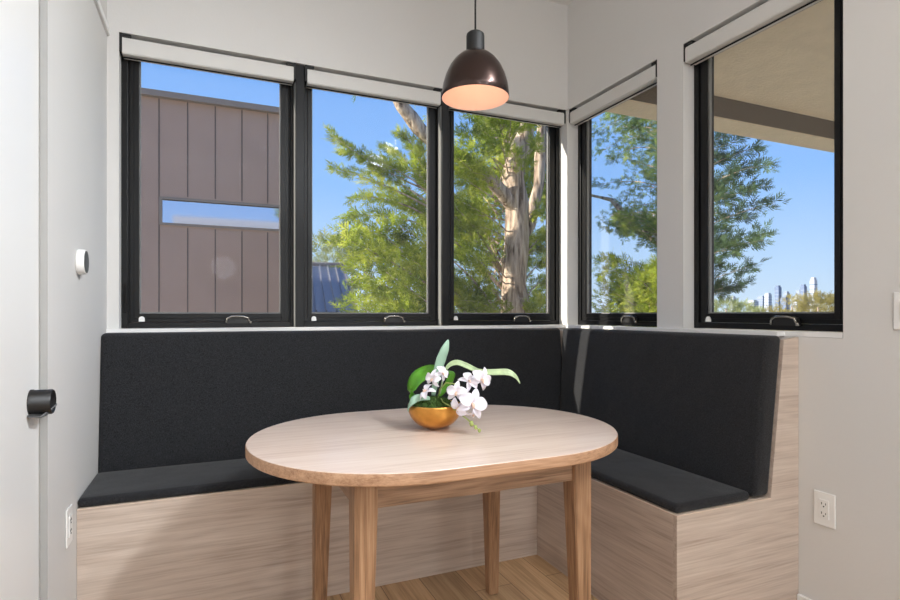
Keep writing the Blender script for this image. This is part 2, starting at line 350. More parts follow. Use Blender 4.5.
# ---- windows: built in a local frame (x along wall, y outward), then placed
def window(n, x0, x1, rot, origin, label, latch=True, lever=True, mull=None, reveal_gap=None):
    root = empty('window_%d' % n, (0, 0, 0), label, None, None, 'structure')
    root.rotation_euler = (0, 0, rot); root.location = origin
    z0, z1 = HB, HT-.002
    def ring(a0, a1, b0, b1, w_, y0, y1, bev=.002):
        m = MB(); m.box(a0, a0+w_, y0, y1, b0, b1, bev); m.box(a1-w_, a1, y0, y1, b0, b1, bev)
        m.box(a0+w_, a1-w_, y0, y1, b0, b0+w_, bev); m.box(a0+w_, a1-w_, y0, y1, b1-w_, b1, bev); return m
    m = ring(x0, x1, z0, z1, .026, DP-.008, TK-.004)
    b = m.b
    m.box(x0+.026, x0+.034, DP+.006, TK-.01, z0+.026, z1-.026); m.box(x1-.034, x1-.026, DP+.006, TK-.01, z0+.026, z1-.026)
    fr = m.build('window_frame', M['black'], root)
    m = ring(x0+.033, x1-.033, z0+.027, z1-.027, .034, DP-.002, TK-.01)
    q = ring(x0+.050, x1-.050, z0+.045, z1-.045, .022, DP-.006, DP+.004, .0015); 
    sash = m.build('sash', M['black'], root); q.build('screen_frame', M['black'], sash)
    g0, g1, h0, h1 = x0+.070, x1-.070, z0+.066, z1-.066
    mb = MB(); t = .007
    for a in ((g0-.003, g0+t, h0, h1), (g1-t, g1+.003, h0, h1)): mb.box(a[0], a[1], DP+.006, DP+.020, a[2], a[3])
    mb.box(g0+t, g1-t, DP+.006, DP+.020, h0-.003, h0+t); mb.box(g0+t, g1-t, DP+.006, DP+.020, h1-t, h1+.003)
    mb.build('glazing_bead', M['bead'], root)
    bx('window_pane', M['glass'], g0-.002, g1+.002, DP+.024, DP+.028, h0-.002, h1+.002, root)
    MB().box(g0-.001, g1+.001, DP+.003, DP+.0035, h0-.001, h1+.001).build('insect_screen', M['screen'], root)
    # folding crank handle on the bottom rail
    cx = x0+.645*(x1-x0); zc = z0+.037
    hb = MB().prism([(cx-.060, DP-.008, zc-.018), (cx+.060, DP-.008, zc-.018), (cx+.052, DP-.008, zc+.012), (cx+.030, DP-.008, zc+.019), (cx-.034, DP-.008, zc+.019), (cx-.052, DP-.008, zc+.010)], (0, -.012, 0))
    hb = hb.build('crank_handle', M['blackm'], root)
    MB().tube([(cx-.055, DP-.024, zc-.014), (cx-.050, DP-.028, zc+.006), (cx-.030, DP-.030, zc+.017), (cx+.020, DP-.030, zc+.017), (cx+.044, DP-.028, zc+.010), (cx+.054, DP-.026, zc-.012)], .0048, 8).build('crank_arm', M['chrome'], hb, True)
    MB().lathe([(0, -.007), (.006, -.006), (.008, 0), (.006, .006), (0, .007)], (cx+.056, DP-.026, zc-.012), 14).build('crank_knob', M['chrome'], hb, True)
    if latch:
        MB().lathe([(.0, 0), (.012, 0), (.012, .004), (.007, .008), (0, .008)], (x0+.082, DP-.010, z0+.042), 18, 'Y').box(x0+.070, x0+.094, DP-.012, DP-.004, z0+.030, z0+.040).build('screen_tab', M['plate'], root)
    if lever:
        lv = MB().box(x0+.010, x0+.024, DP-.014, DP-.008, z0+.07, z0+.20, .003)
        lv.prism([(x0+.013, DP-.014, z0+.10), (x0+.022, DP-.014, z0+.10), (x0+.021, DP-.030, z0+.20), (x0+.014, DP-.030, z0+.20)], (0, .006, .0)).build('lock_lever', M['black'], root)
    return root
window(1, OX0, -1.612, 0, (0, 0, 0), 'leftmost black framed casement window on the back wall')
window(2, -1.603, -.812, 0, (0, 0, 0), 'middle black framed casement window on the back wall')
window(3, -.803, OX1-.001, 0, (0, 0, 0), 'black framed casement window on the back wall beside the corner')
# right wall: local x runs toward the camera (-Y), local y outward (+X)
window(4, .013, .741, -math.pi/2, (0, 0, 0), 'narrow looking black casement window on the right wall beside the corner', lever=False, latch=False)
window(5, .906, 1.612, -math.pi/2, (0, 0, 0), 'large black casement window on the right wall showing the skyline', lever=False)
for i_, xc in enumerate((-1.598, -.808)):
    tag(MB().box(xc-.020, xc+.022, .012, DP-.009, HB, HT-.001, .002).build('trim_%d' % (5+i_), M['black']), kind='structure')
for i_, xc in enumerate((-1.6185, -.8285)): tag(MB().box(xc-.004, xc, .02, DP-.009, HB, HT-.09).build('trim_%d' % (7+i_), M['bead']), kind='structure')

# ---- roller blinds
def blind(x0, x1, rot, label):
    root = empty('roller_blind', (0, 0, 0), label, 'roller blind', 'roller blinds rolled up over the windows'); root.rotation_euler = (0, 0, rot)
    g = .012
    m = MB()
    prof = [(.004, 2.290), (.0, 2.296), (.0, 2.352), (.004, 2.362), (.014, 2.366), (.060, 2.366), (.064, 2.290)]
    m.prism([(x0+g, y_, z_) for y_, z_ in prof], (x1-x0-2*g, 0, 0)).build('cassette', M['blind'], root)
    for a, b_, c_, d_ in ((x0+.0005, x0+g-.0005, x0+.0005, x0+.045), (x1-g+.0005, x1-.0005, x1-.045, x1-.0005)):
        MB().box(a, b_, .002, .062, 2.30, HT-.001).box(c_, d_, .006, .030, 2.3665, HT-.001).build('bracket', M['bracket'], root)
    MB().tube([(x0+g, .035, 2.286), (x1-g, .035, 2.286)], .0035, 8).build('hem_bar', M['black'], root)
blind(OX0, -1.6185, 0, 'white roller blind cassette above the leftmost back window')
blind(-1.5755, -.829, 0, 'white roller blind cassette above the middle back window')
blind(-.7855, OX1-.001, 0, 'white roller blind cassette above the back window behind the pendant lamp')
blind(.013, .7415, -math.pi/2, 'white roller blind cassette above the right wall window beside the corner')
blind(.9055, 1.6125, -math.pi/2, 'white roller blind cassette above the large right wall window')

# ---- added fill lamps and the downlights in the unseen rear of the room (fixtures of the lights set above)
for i, p_ in enumerate(FILL_PANELS):
    t = empty('fill_panel_light', (p_[0], p_[1], 0), ('added square fill light panel nearest the right wall behind the viewer', 'added square fill light panel at the rear of the room')[i], 'ceiling light')
    m = MB()
    for a in ((-.80, -.76, -.80, .80), (.76, .80, -.80, .80), (-.76, .76, -.80, -.76), (-.76, .76, .76, .80)): m.box(*a, 2.955, HC-.0005)
    m.box(-.76, .76, -.76, .76, 2.975, HC-.0005)
    m.build('frame', M['trim'], t)
for i, p_ in enumerate(FILL_GLOBES):
    t = empty('fill_globe', p_, ('added fill globe lamp nearer the left wall at the rear of the room', 'added fill globe lamp nearer the right wall at the rear of the room')[i], 'pendant lamp', 'added fill globes at the rear')
    MB().tube([(0, 0, .17), (0, 0, HC-p_[2]-.001)], .004, 8).build('cord', M['cord'], t, True)
    MB().lathe([(0, .21), (.035, .205), (.04, .165), (.0, .165)], (0, 0, 0), 24).build('cap', M['blackm'], t, 'auto')
for i, (p_, a_) in enumerate(zip(FILL_SPOTS, AIM)):
    t = empty('fill_spotlight', p_, ('added fill spotlight nearest the corner windows', 'added fill spotlight in the middle of the ceiling row', 'added fill spotlight farthest from the corner windows')[i], 'spotlight', 'added fill spotlights on the ceiling')
    h_ = MB().lathe([(.088, .012), (.088, .002), (.092, .002), (.092, .10), (.085, .11), (0, .11)], (0, 0, 0), 32).build('spot_head', M['trim'], t, 'auto')
    h_.rotation_euler = (a_-Vector(p_)).to_track_quat('-Z', 'Y').to_euler()
    MB().tube([(0, 0, .03), (0, 0, HC-p_[2]-.001)], .010, 10).build('spot_arm', M['trim'], t, True)
for i, p_ in enumerate(DOWN):
    t = empty('recessed_downlight', (p_[0], p_[1], 0), ('round recessed downlight above the camera side of the door', 'round recessed downlight at the far rear of the room', 'round recessed downlight in front of the right wall')[i], 'ceiling light')
    MB().lathe([(.062, HC-.001), (.062, HC-.028), (.088, HC-.028), (.092, HC-.02), (.092, HC-.001)], (0, 0, 0), 32).build('bezel', M['trim'], t, 'auto')

# ---- wall fittings
def outlet(name, pos, rot, label):
    t = empty(name, pos, label, 'outlet'); t.rotation_euler = (0, 0, rot)      # local -y faces the room
    MB().box(-.0375, .0375, -.006, -.0005, -.060, .060, .003).build('wall_plate', M['plate'], t)
    b = MB().box(-.0175, .0175, -.0085, -.0055, -.034, .034, .002).build('receptacle', M['plate'], t)
    m = MB()
    for zc in (-.017, .017):
        m.box(-.008, -.006, -.0095, -.0075, zc-.001, zc+.007); m.box(.006, .008, -.0095, -.0075, zc-.001, zc+.006)
        m.lathe([(0, -.0095), (.0026, -.0095), (.0026, -.0075)], (0, 0, zc-.007), 10, 'Y')
    m.build('slots', M['slot'], b)
outlet('power_outlet', (0, -1.552, .437), -math.pi/2, 'white double power outlet on the right wall beside the bench end')
outlet('power_outlet', (LX, -.728, .455), math.pi/2, 'white power outlet on the left wall beside the bench front')
t = empty('light_switch', (0, -1.805, 1.141), 'white light switch plate on the right wall at the picture edge', 'light switch'); t.rotation_euler = (0, 0, -math.pi/2)
MB().box(-.036, .036, -.006, -.0005, -.060, .060, .003).build('wall_plate', M['plate'], t)
MB().box(-.016, .016, -.009, -.0055, -.033, .033, .002).build('rocker', M['plate'], t)
t = empty('thermostat_sensor', (LX, -.59, 1.310), 'small round white wall sensor with a dark grey face on left wall', 'wall sensor')
MB().lathe([(0, .0005), (.040, .0005), (.043, .004), (.043, .022), (.041, .026), (.039, .026)], (0, 0, 0), 40, 'X', cap1=True).build('housing', M['plate'], t, 'auto')
MB().lathe([(.0385, .0255), (.038, .0275), (0, .028)], (0, 0, 0), 40, 'X').build('face', plain('grey_face', srgb(82, 82, 80), .5), t, 'auto')

# ================================================================== BANQUETTE
SB, YE = .467, -1.455
BF, RF = -.6037, -.5993
bench = empty('banquette_bench', (-1.2, -.3, 0), 'pale ash L-shaped built-in bench base under the corner windows', 'bench')
OF = (1.2, .3, 0)
def part(mb, name, mat, parent=bench, smooth=False): return mb.build(name, mat, parent, smooth, OF if parent is bench else (0, 0, 0))
part(MB().box(LX+.001, RF-.0005, BF, BF+.018, .001, SB-.002), 'front_panel', M['bench'])
part(MB().box(RF, RF+.018, YE+.018, BF-.0002, .001, SB-.002), 'front_panel', M['benchY'])
end = [(RF, YE, .001), (RF, YE, SB-.002), (-.151, YE, SB-.002), (-.080, YE, 1.036), (-.001, YE, 1.046), (-.001, YE, .001)]
part(MB().prism(end, (0, .0178, 0)), 'end_panel', M['bench'])
s_ = MB().box(LX+.001, -.001, BF+.0005, -.001, SB-.016, SB-.0015); s_.box(RF+.0005, -.001, YE+.0185, BF, SB-.016, SB-.0015)
part(s_, 'seat_board', M['bench'])
ed = MB().box(LX+.001, RF, BF-.0015, BF+.016, SB-.0035, SB, .0006); ed.box(RF-.0015, RF+.016, YE-.0015, BF-.0015, SB-.0035, SB, .0006); ed.box(RF+.016, -.152, YE-.0015, YE+.014, SB-.0035, SB, .0006)
part(ed, 'edge_band', M['edge'])
up = MB().prism([(LX+.001, -.149, SB), (LX+.001, -.079, 1.030), (LX+.001, -.001, 1.030), (LX+.001, -.001, SB)], (-LX-.002, 0, 0))
part(up, 'back_rest_panel', M['bench'])
up = MB().prism([(-.149, YE+.0185, SB), (-.079, YE+.0185, 1.030), (-.003, YE+.0185, 1.030), (-.003, YE+.0185, SB)], (0, -YE-.0185-.155, 0))
part(up, 'back_rest_panel', M['benchY'])

def cushion(name, L_, mapf, rnd, label, nu=40, nv=10, group=None, cat='seat cushion'):
    """rounded slab in unit space (a along, b depth, c height in metres) pushed through mapf"""
    la, lb, lc = L_
    b = bmesh.new(); r = bmesh.ops.create_cube(b, size=1, matrix=Matrix.Translation((la/2, lb/2, lc/2)) @ Matrix.Diagonal((la, lb, lc, 1)))
    bmesh.ops.bevel(b, geom=list(b.edges), offset=rnd, segments=5, affect='EDGES', profile=.5)
    long = [e_ for e_ in b.edges if e_.calc_length() > .08]
    bmesh.ops.subdivide_edges(b, edges=[e_ for e_ in b.edges if abs((e_.verts[0].co-e_.verts[1].co).x) > la*.5], cuts=nu, use_grid_fill=True)
    bmesh.ops.subdivide_edges(b, edges=[e_ for e_ in b.edges if max(abs((e_.verts[0].co-e_.verts[1].co).y), 0) > lb*.5 and lb > .1 or abs((e_.verts[0].co-e_.verts[1].co).z) > lc*.5 and lc > .1], cuts=nv, use_grid_fill=True)
    for v in b.verts: v.co = mapf(*v.co)
    mb = MB(); mb.b.free(); mb.b = b
    o = mb.build(name, M['fabric'], None, True)
    # origin to base centre
    xs = [v.co for v in o.data.vertices]
    c = Vector(((min(p.x for p in xs)+max(p.x for p in xs))/2, (min(p.y for p in xs)+max(p.y for p in xs))/2, min(p.z for p in xs)))
    o.data.transform(Matrix.Translation(-c)); o.location = c
    return tag(o, label, cat, group)
def crown(a, la, b, lb, amt):
    f = lambda t: max(0, 1-abs(2*t-1)**3.0)
    return amt*f(a/la)*f(b/lb)
TS = .033
sa, sb = -.160-(LX+.004), .155
def m_seat1(a, b, c):      # a along x, b along y from front
    la, lb = 2.180, .352
    return Vector((LX+.001+a, BF+.003+b, SB+.001+c*(1+crown(a, la, b, lb, .22))))
cushion('seat_cushion', (2.180, .352, TS), m_seat1, .014, 'long charcoal fabric seat cushion running under the three back windows')
def m_seat2(a, b, c):
    la, lb = .842, .348
    return Vector((RF+.003+b, YE+.004+a, SB+.001+c*(1+crown(a, la, b, lb, .22))))
cushion('seat_cushion', (.842, .348, TS), m_seat2, .014, 'shorter charcoal seat cushion on the right bench run with exposed wood end')
BH = .578; BT = .080; BZ = SB+.007
def lean(c): return .150-.070*(c/BH)          # distance of the cushion back from the wall at height c
def bulge(a, la, c): return .006*max(0, 1-abs(2*a/la-1)**6)*max(0, 1-abs(2*c/BH-1)**4)
def m_back1(a, b, c):
    return Vector((LX+.001+a, -(lean(c)+.002+b+(bulge(a, 2.3, c) if b > BT/2 else 0)), BZ+c))
cushion('back_cushion', (-LX-.001-.160, BT, BH), m_back1, .018, 'long charcoal fabric back cushion under the three back windows', cat='back cushion')
def m_back2(a, b, c):
    lc = lean(c)+.002+BT+.008
    y0 = -lc-.001; y1 = YE+.004
    return Vector((-(lean(c)+.002+b+(bulge(a, 1.27, c) if b > BT/2 else 0)), y0+(y1-y0)*a/1.27, BZ+c))
cushion('back_cushion', (1.27, BT, BH), m_back2, .018, 'shorter charcoal back cushion against the right wall under the skyline window', cat='back cushion')

# ================================================================== TABLE
TX, TY, TZ = -1.308, -1.118, .745
tb = empty('dining_table', (TX, TY, 0), 'oval light oak dining table with four square tapered legs', 'table')
def oval(a, r, n=40):
    pts = []
    for sgn, cx in ((1, a), (-1, -a)):
        for k in range(n+1):
            th = (-math.pi/2+math.pi*k/n)*sgn
            # slightly squarer than a half circle
            cx_, sy_ = math.cos(th), math.sin(th); e_ = .96
            X = cx+sgn*r*abs(cx_)**e_; Y = r*sy_
            pts.append((X, Y))
    return pts
def slab(levels, r0, a0):
    mb = MB(); rings = []
    for z_, inset in levels: rings.append([mb.b.verts.new((x, y, z_)) for x, y in oval(a0, r0-inset)])
    n = len(rings[0])
    for q in range(len(rings)-1):
        for k in range(n): mb.b.faces.new((rings[q][k], rings[q][(k+1) % n], rings[q+1][(k+1) % n], rings[q+1][k]))
    bmesh.ops.remove_doubles(mb.b, verts=mb.b.verts, dist=1e-5)
    return mb, rings
mb, rg = slab([(TZ-.034, .003), (TZ-.031, 0), (TZ-.0045, 0), (TZ-.002, .0012)], .448, .160)
lo = [v for v in mb.b.verts if abs(v.co.z-(TZ-.034)) < 1e-4]
bmesh.ops.contextual_create(mb.b, geom=lo)
mb.build('table_edge', M['tedge'], tb, 'auto')
mb, rg = slab([(TZ-.0021, .0013), (TZ-.0005, .0022), (TZ, .0045)], .448, .160)
for zz in (TZ-.0021, TZ): bmesh.ops.contextual_create(mb.b, geom=[v for v in mb.b.verts if abs(v.co.z-zz) < 1e-5])
mb.build('table_top', M['top'], tb, 'auto')
LXO, LYO, LW, LB = .367, .316, .062, .040
for sx_ in (-1, 1):
    for sy_ in (-1, 1):
        m = MB(); x1, y1 = sx_*LXO, sy_*LYO; zt = TZ-.0345
        f = lambda w_, z_: [(x1, y1, z_), (x1-sx_*w_, y1, z_), (x1-sx_*w_, y1-sy_*w_, z_), (x1, y1-sy_*w_, z_)]
        rings = [[m.b.verts.new(p) for p in f(w_, z_)] for w_, z_ in ((LB, .004), (LW, .62), (LW, zt))]
        for q in range(2):
            for k in range(4): m.b.faces.new((rings[q][k], rings[q][(k+1) % 4], rings[q+1][(k+1) % 4], rings[q+1][k]))
        m.b.faces.new(rings[0]); m.b.faces.new(rings[2])
        bmesh.ops.bevel(m.b, geom=[e_ for e_ in m.b.edges if abs((e_.verts[0].co-e_.verts[1].co).z) > .01], offset=.003, segments=2, affect='EDGES')
        lg = m.build('leg', M['legw'], tb, False, (0, -.016, 0))
        cx_, cy_ = x1-sx_*LB/2, y1-sy_*LB/2
        MB().box(cx_-.014, cx_+.014, cy_-.014, cy_+.014, 0, .004).build('foot_pad', M['blackm'], lg)
for sy_ in (-1, 1):
    bx('apron', M['apron'], -LXO+LW, LXO-LW, sy_*(LYO-.010), sy_*(LYO-.030), .627, TZ-.0345, tb).location = (0, -.016, 0)
for sx_ in (-1, 1):
    bx('apron', M['apronY'], sx_*(LXO-.010), sx_*(LXO-.030), -LYO+LW, LYO-LW, .627, TZ-.0345, tb)

# ================================================================== PENDANT
PX, PY, PZ = -1.164, -1.10, 1.883
pd = empty('pendant_lamp', (PX, PY, PZ), 'dark bronze dome pendant lamp hanging over the table', 'pendant lamp')
out = [(.1175, 0), (.1165, .018), (.1125, .045), (.1035, .076), (.090, .106), (.073, .130), (.054, .147), (.036, .157), (.031, .160)]
inn = [(r-.0025, z) for r, z in out[:-1]]
inn[0] = (.115, 0.0005)
MB().lathe([(.1162, -.0015)]+out, (0, 0, 0), 72).build('lamp_shade', M['bronze'], pd, True)
MB().lathe([(.1162, -.0015)]+inn+[(.012, .157)], (0, 0, 0), 72).build('shade_lining', M['peach'], pd, True)
MB().lathe([(0, .228), (.006, .227), (.024, .226), (.030, .221), (.0315, .214), (.0315, .159), (.012, .157)], (0, 0, 0), 40).build('socket_cap', M['cord'], pd, 'auto')
MB().tube([(0, 0, .226), (0, 0, HC-PZ-.02)], .0032, 10).build('cord', M['cord'], pd, True)
MB().lathe([(0, HC-PZ-.0005), (.06, HC-PZ-.0005), (.06, HC-PZ-.022), (.055, HC-PZ-.026), (0, HC-PZ-.026)], (0, 0, 0), 40).build('ceiling_canopy', M['blackm'], pd, 'auto')
bm_, bt, bb = newmat('bulb_glow'); bb.inputs['Emission Color'].default_value = (1, .74, .48, 1); bb.inputs['Emission Strength'].default_value = 1.2; bb.inputs['Base Color'].default_value = (1, .9, .8, 1)
bulb = MB().lathe([(0, .078), (.012, .080), (.022, .088), (.026, .102), (.022, .118), (.014, .132), (.013, .160)], (0, 0, 0), 28).build('bulb', bm_, pd, True)
pl = bpy.data.lights.new('pendant_light', 'POINT'); pl.energy = .34; pl.color = (1, .78, .66); pl.shadow_soft_size = .03
po = bpy.data.objects.new('pendant_light', pl); COL.objects.link(po); po.location = (PX, PY, PZ+.058)

# ================================================================== ORCHID BOWL
BX, BY = -1.316, -1.10
bw = empty('gold_bowl', (BX, BY, TZ), 'round brushed gold bowl on the dining table holding the orchid', 'bowl')
prof = [(0, .0005), (.018, .0005), (.025, .0028)]+[(.0905*math.sin(R(a))**.82, .0785-.0905*math.cos(R(a))*.83) for a in (18, 26, 34, 42, 50, 58, 66, 74, 82, 90)]+[(.0903, .084), (.0888, .0852), (.0868, .084)]+[(.087*math.sin(R(a))**.85, .0785-.087*math.cos(R(a))*.78) for a in (84, 72, 60, 45, 30, 15)]+[(0, .0085)]
MB().lathe(prof, (0, 0, 0), 64).build('bowl_body', M['gold'], bw, True)
random.seed(4)
ms = MB()
def mossf(i, j):
    a = 2*math.pi*i; r = .080*j
    return Vector((r*math.cos(a), r*math.sin(a), .070+.034*(1-j*j)+.006*random.uniform(-1, 1)*(1 if j < .99 else 0)))
ms.grid(mossf, 60, 12)
bmesh.ops.remove_doubles(ms.b, verts=ms.b.verts, dist=.0006)
for k in range(700):
    a = random.uniform(0, 6.283); r = .078*math.sqrt(random.random()); p = Vector((r*math.cos(a), r*math.sin(a), .070+.034*(1-(r/.08)**2)))
    d_ = Vector((random.uniform(-.6, .6), random.uniform(-.6, .6), 1)).normalized()*random.uniform(.005, .012); s2 = Vector((random.uniform(-1, 1), random.uniform(-1, 1), 0))*.0016
    v_ = [ms.b.verts.new(p-s2), ms.b.verts.new(p+s2), ms.b.verts.new(p+d_)]; ms.b.faces.new(v_)
mo = ms.build('moss', M['moss'], None, False, (BX, BY, TZ), norm=False); tag(mo, 'dark green moss filling the gold bowl', 'moss', kind='stuff')

orc = empty('orchid_plant', (BX, BY, TZ+.07), 'white orchid with arching leaves planted in the gold bowl', 'orchid')
RV = Vector((CS, -SN, 0)); FV = Vector((SN, CS, 0)); UP = Vector((0, 0, 1))
S1 = 1.0/ (FPX/((BX-CAM.x)*SN+(BY-CAM.y)*CS))       # metres per photo pixel at the bowl
def op(u, v, f=0.0):
    """orchid point: offsets measured from the bowl centre, f = depth away from the viewer (m)"""
    return RV*((u-434.5)*S1)+FV*f+UP*((430.8-v)*S1-.07)
def leaf(path, widths, wdir, mat, cup=.25, name='leaf', lab=None, n=22):
    pts = [Vector(p) for p in path]; m = MB()
    def cr_(t):
        k = t*(len(pts)-1); i = min(int(k), len(pts)-2); f = k-i
        p0, p1, p2, p3 = pts[max(i-1, 0)], pts[i], pts[i+1], pts[min(i+2, len(pts)-1)]
        return .5*((2*p1)+(-p0+p2)*f+(2*p0-5*p1+4*p2-p3)*f*f+(-p0+3*p1-3*p2+p3)*f**3)
    def wd(t):
        k = t*(len(widths)-1); i = min(int(k), len(widths)-2); f = k-i; return widths[i]*(1-f)+widths[i+1]*f
    def fn(i, j):
        p = cr_(i); t = (cr_(min(1, i+.02))-cr_(max(0, i-.02))).normalized()
        w_ = Vector(wdir); w_ = (w_-t*w_.dot(t)).normalized(); nn = t.cross(w_)
        s = 2*j-1; h_ = wd(i)
        return p+w_*(s*h_)+nn*(cup*h_*s*s)
    m.grid(fn, n, 6)
    o = m.build(name, mat, orc, True, norm=False)
    so_ = o.modifiers.new('thickness', 'SOLIDIFY'); so_.thickness = .0018; so_.offset = 0
    if lab: o['label'] = lab
    return o
leaf([op(433, 398, .0), op(437, 376, .0), op(441, 362, .0), op(445, 351, .0), op(448, 342, .01)], [.006, .014, .017, .014, .002], RV+FV*.3, M['leafb'], lab='upright pale blue-green leaf')
leaf([op(430, 402, .01), op(418, 402, .02), op(412, 394, .03), op(417, 382, .03), op(429, 375, .03), op(440, 374, .02)], [.010, .026, .034, .034, .028, .014], UP*.7+RV*-.3+FV*.8, M['leafg'], cup=.2, lab='broad bright green curling leaf')
leaf([op(430, 399, -.03), op(420, 397, -.05), op(413, 400, -.06), op(409, 406, -.055), op(409, 411, -.05)], [.006, .013, .014, .011, .003], FV+UP*1.1, M['leafb'], lab='pale leaf drooping over the bowl rim')
leaf([op(440, 396, .0), op(446, 372, .0), op(455, 365, .0), op(466, 368, .0), op(478, 373, -.01), op(492, 374, -.02), op(506, 374, -.02), op(514, 378, -.02), op(519, 385, -.02)], [.004, .007, .010, .010, .008, .011, .012, .008, .001], UP*.9+FV*.6, M['leafv'], cup=.35, lab='long variegated leaf arching to the right', n=40)
leaf([op(438, 400, .02), op(445, 392, .03), op(450, 384, .03), op(452, 377, .03), op(447, 374, .03)], [.005, .012, .014, .012, .003], RV+FV*.5, M['leafg'], cup=.3)
def tubep(path, r, name, mat): 
    return MB().tube(path, r, 8).build(name, mat, orc, True)
tubep([op(437, 402, -.01), op(440, 390, -.03), op(446, 383, -.05), op(455, 384, -.06), op(463, 394, -.07), op(466, 408, -.08)], [.0022]*6, 'flower_stem', M['stem'])
tubep([op(441, 400, -.02), op(443, 408-6, -.05), op(452, 406, -.07), op(460, 412, -.08), op(467, 417, -.09), op(474, 423, -.10), op(478, 427, -.10)], [.002, .002, .0022, .0022, .0025, .002, .0015], 'flower_stem', M['stem'])
for u, v, r in ((470, 420, .0075), (474, 423.5, .006), (477.5, 426.5, .0055)):
    c = op(u, v, -.10); MB().lathe([(0, -r*1.3), (r*.6, -r*.9), (r, 0), (r*.7, r), (0, r*1.4)], c, 14).build('bud', M['stem'], orc, True)
def flower(u, v, f, size, face, roll, n=5):
    c = op(u, v, f); F_ = Vector(face).normalized(); a_ = F_.cross(UP).normalized(); b_ = a_.cross(F_)
    root = None
    m = MB()
    # three narrow sepals behind, two broad petals, a small lip
    spec = [(90, 1.05, .26, -.003), (222, 1.05, .24, -.003), (318, 1.05, .24, -.003), (14, 1.0, .44, .002), (166, 1.0, .44, .002)]
    for ang, ln, wd_, dz in spec:
        th = R(ang+roll); d_ = a_*math.cos(th)+b_*math.sin(th); s_2 = F_.cross(d_)
        def fn(i, j, d_=d_, s_2=s_2, ln=ln, wd_=wd_, dz=dz):
            s = 2*j-1; w_ = wd_*size*math.sin(math.pi*min(1, (i*.86+.10)))**.8
            return c+d_*(i*ln*size)+s_2*(s*w_)+F_*(dz+.22*size*math.sin(i*2.6)-.30*size*i*i+.35*w_*s*s)
        m.grid(fn, 8, 6)
    fl = m.build('flower', M['petal'], orc, True, norm=False)
    so_ = fl.modifiers.new('thickness', 'SOLIDIFY'); so_.thickness = .0008
    l = MB(); l.tube([c+F_*.001, c+F_*size*.28-b_*size*.12, c+F_*size*.30-b_*size*.34], [size*.10, size*.13, size*.04], 8)
    l.build('lip', M['lip'], fl, True)
fv = -FV
flower(433, 379, -.05, .031, fv+RV*-.7+UP*.1, 10)
flower(442, 374, -.04, .028, fv+RV*.9+UP*.3, 40)
flower(427, 391, -.06, .032, fv*.5+RV*-.6+UP*.8, 70)
flower(456, 391, -.08, .036, fv+RV*-.25+UP*.15, 5)
flower(468, 381, -.06, .034, fv*.7+RV*.2+UP*.5, 60)
flower(480, 379, -.06, .040, fv+RV*.55, 28)
flower(458, 405, -.09, .034, fv*.8-RV*.5-UP*.3, 55)
flower(471, 401, -.10, .050, fv+RV*.15+UP*.25, 20)
flower(472, 411, -.085, .026, fv*.4+RV*.3-UP*.8, 40)

# ================================================================== OUTSIDE
GZ = -2.6
g = MB(); g.b.faces.new([g.b.verts.new(p) for p in ((-4000, -4000, GZ), (6000, -4000, GZ), (6000, 6000, GZ), (-4000, 6000, GZ))])
tag(g.build('ground', M['ground']), kind='structure')
# porch roof outside the right wall
def y_on(u, v, z): return at(u, v, z=z)
pzb = 2.66; pyo = at(716, 129, z=pzb).y; pyi = at(716, 116, z=pzb).y
pr = empty('porch_roof', (1.8, -2, 2.66), 'beige stucco porch roof with a beam seen through the skyline window', 'porch roof')
q_ = Vector((1.8, -2, 2.66))
def pbox(name, mat, x0, x1, y0, y1, z0, z1): return bx(name, mat, x0-q_.x, x1-q_.x, y0-q_.y, y1-q_.y, z0-q_.z, z1-q_.z, pr)
szf = at(716, 96, y=pyi).z
pbox('soffit', M['stucco'], TK+.002, 5.5, -6, pyi-.001, szf, szf+.12)
pbox('beam', M['beam'], TK+.002, 5.5, pyi, pyo, pzb, szf+.20)
pbox('beam_underside_board', M['stucco'], TK+.002, 5.5, pyi+.002, pyo+.02, pzb-.012, pzb-.001)
for yy in (-5.8,):
    pbox('post', M['stucco'], 5.2, 5.5, yy, yy+.3, GZ, szf)
pbox('post', M['stucco'], 5.2, 5.5, pyo-.3, pyo, GZ, pzb-.013)

# neighbour building behind the leftmost window
NY = 5.0
n0 = at(143, 90, y=NY); xr = at(300, 200, y=NY).x
nb = empty('neighbour_building', (-6, NY+2, GZ), 'brown board clad neighbouring building outside the leftmost window', 'building')
def nbx(name, mat, x0, x1, y0, y1, z0, z1, par=None): return MB().box(x0+6, x1+6, y0-NY-2, y1-NY-2, z0-GZ, z1-GZ).build(name, mat, par or nb)
M['clad'] = plain('brown_cladding', srgb(180, 148, 132), .85, var=.06, vscale=2)
M['cap'] = plain('parapet_cap', srgb(140, 124, 114), .6)
ntop = n0.z
wz0, wz1 = at(162, 222.5, y=NY).z, at(162, 199, y=NY).z; wx0 = at(162, 210, y=NY).x; wx1 = at(279.5, 210, y=NY).x
m = MB()
m.box(-14+6, wx0+6, -2, 4, 0, ntop-.075-GZ); m.box(wx1+6, xr+6, -2, 4, 0, ntop-.075-GZ)
m.box(wx0+6, wx1+6, -2, 4, 0, wz0-GZ); m.box(wx0+6, wx1+6, -2, 4, wz1-GZ, ntop-.075-GZ); m.box(wx0+6, wx1+6, -1.5, 4, wz0-GZ, wz1-GZ)
jm = MB(); x = xr-.1
while x > -13.8:
    if wx0 < x < wx1:
        jm.box(x+6-.008, x+6+.008, -2.006, -2.0005, 0, wz0-GZ-.05); jm.box(x+6-.008, x+6+.008, -2.006, -2.0005, wz1-GZ+.05, ntop-.08-GZ)
    else: jm.box(x+6-.008, x+6+.008, -2.006, -2.0005, 0, ntop-.08-GZ)
    x -= .325
m.build('clad_wall', M['clad'], nb)
M['joint'] = plain('cladding_joint', srgb(104, 86, 80), .9)
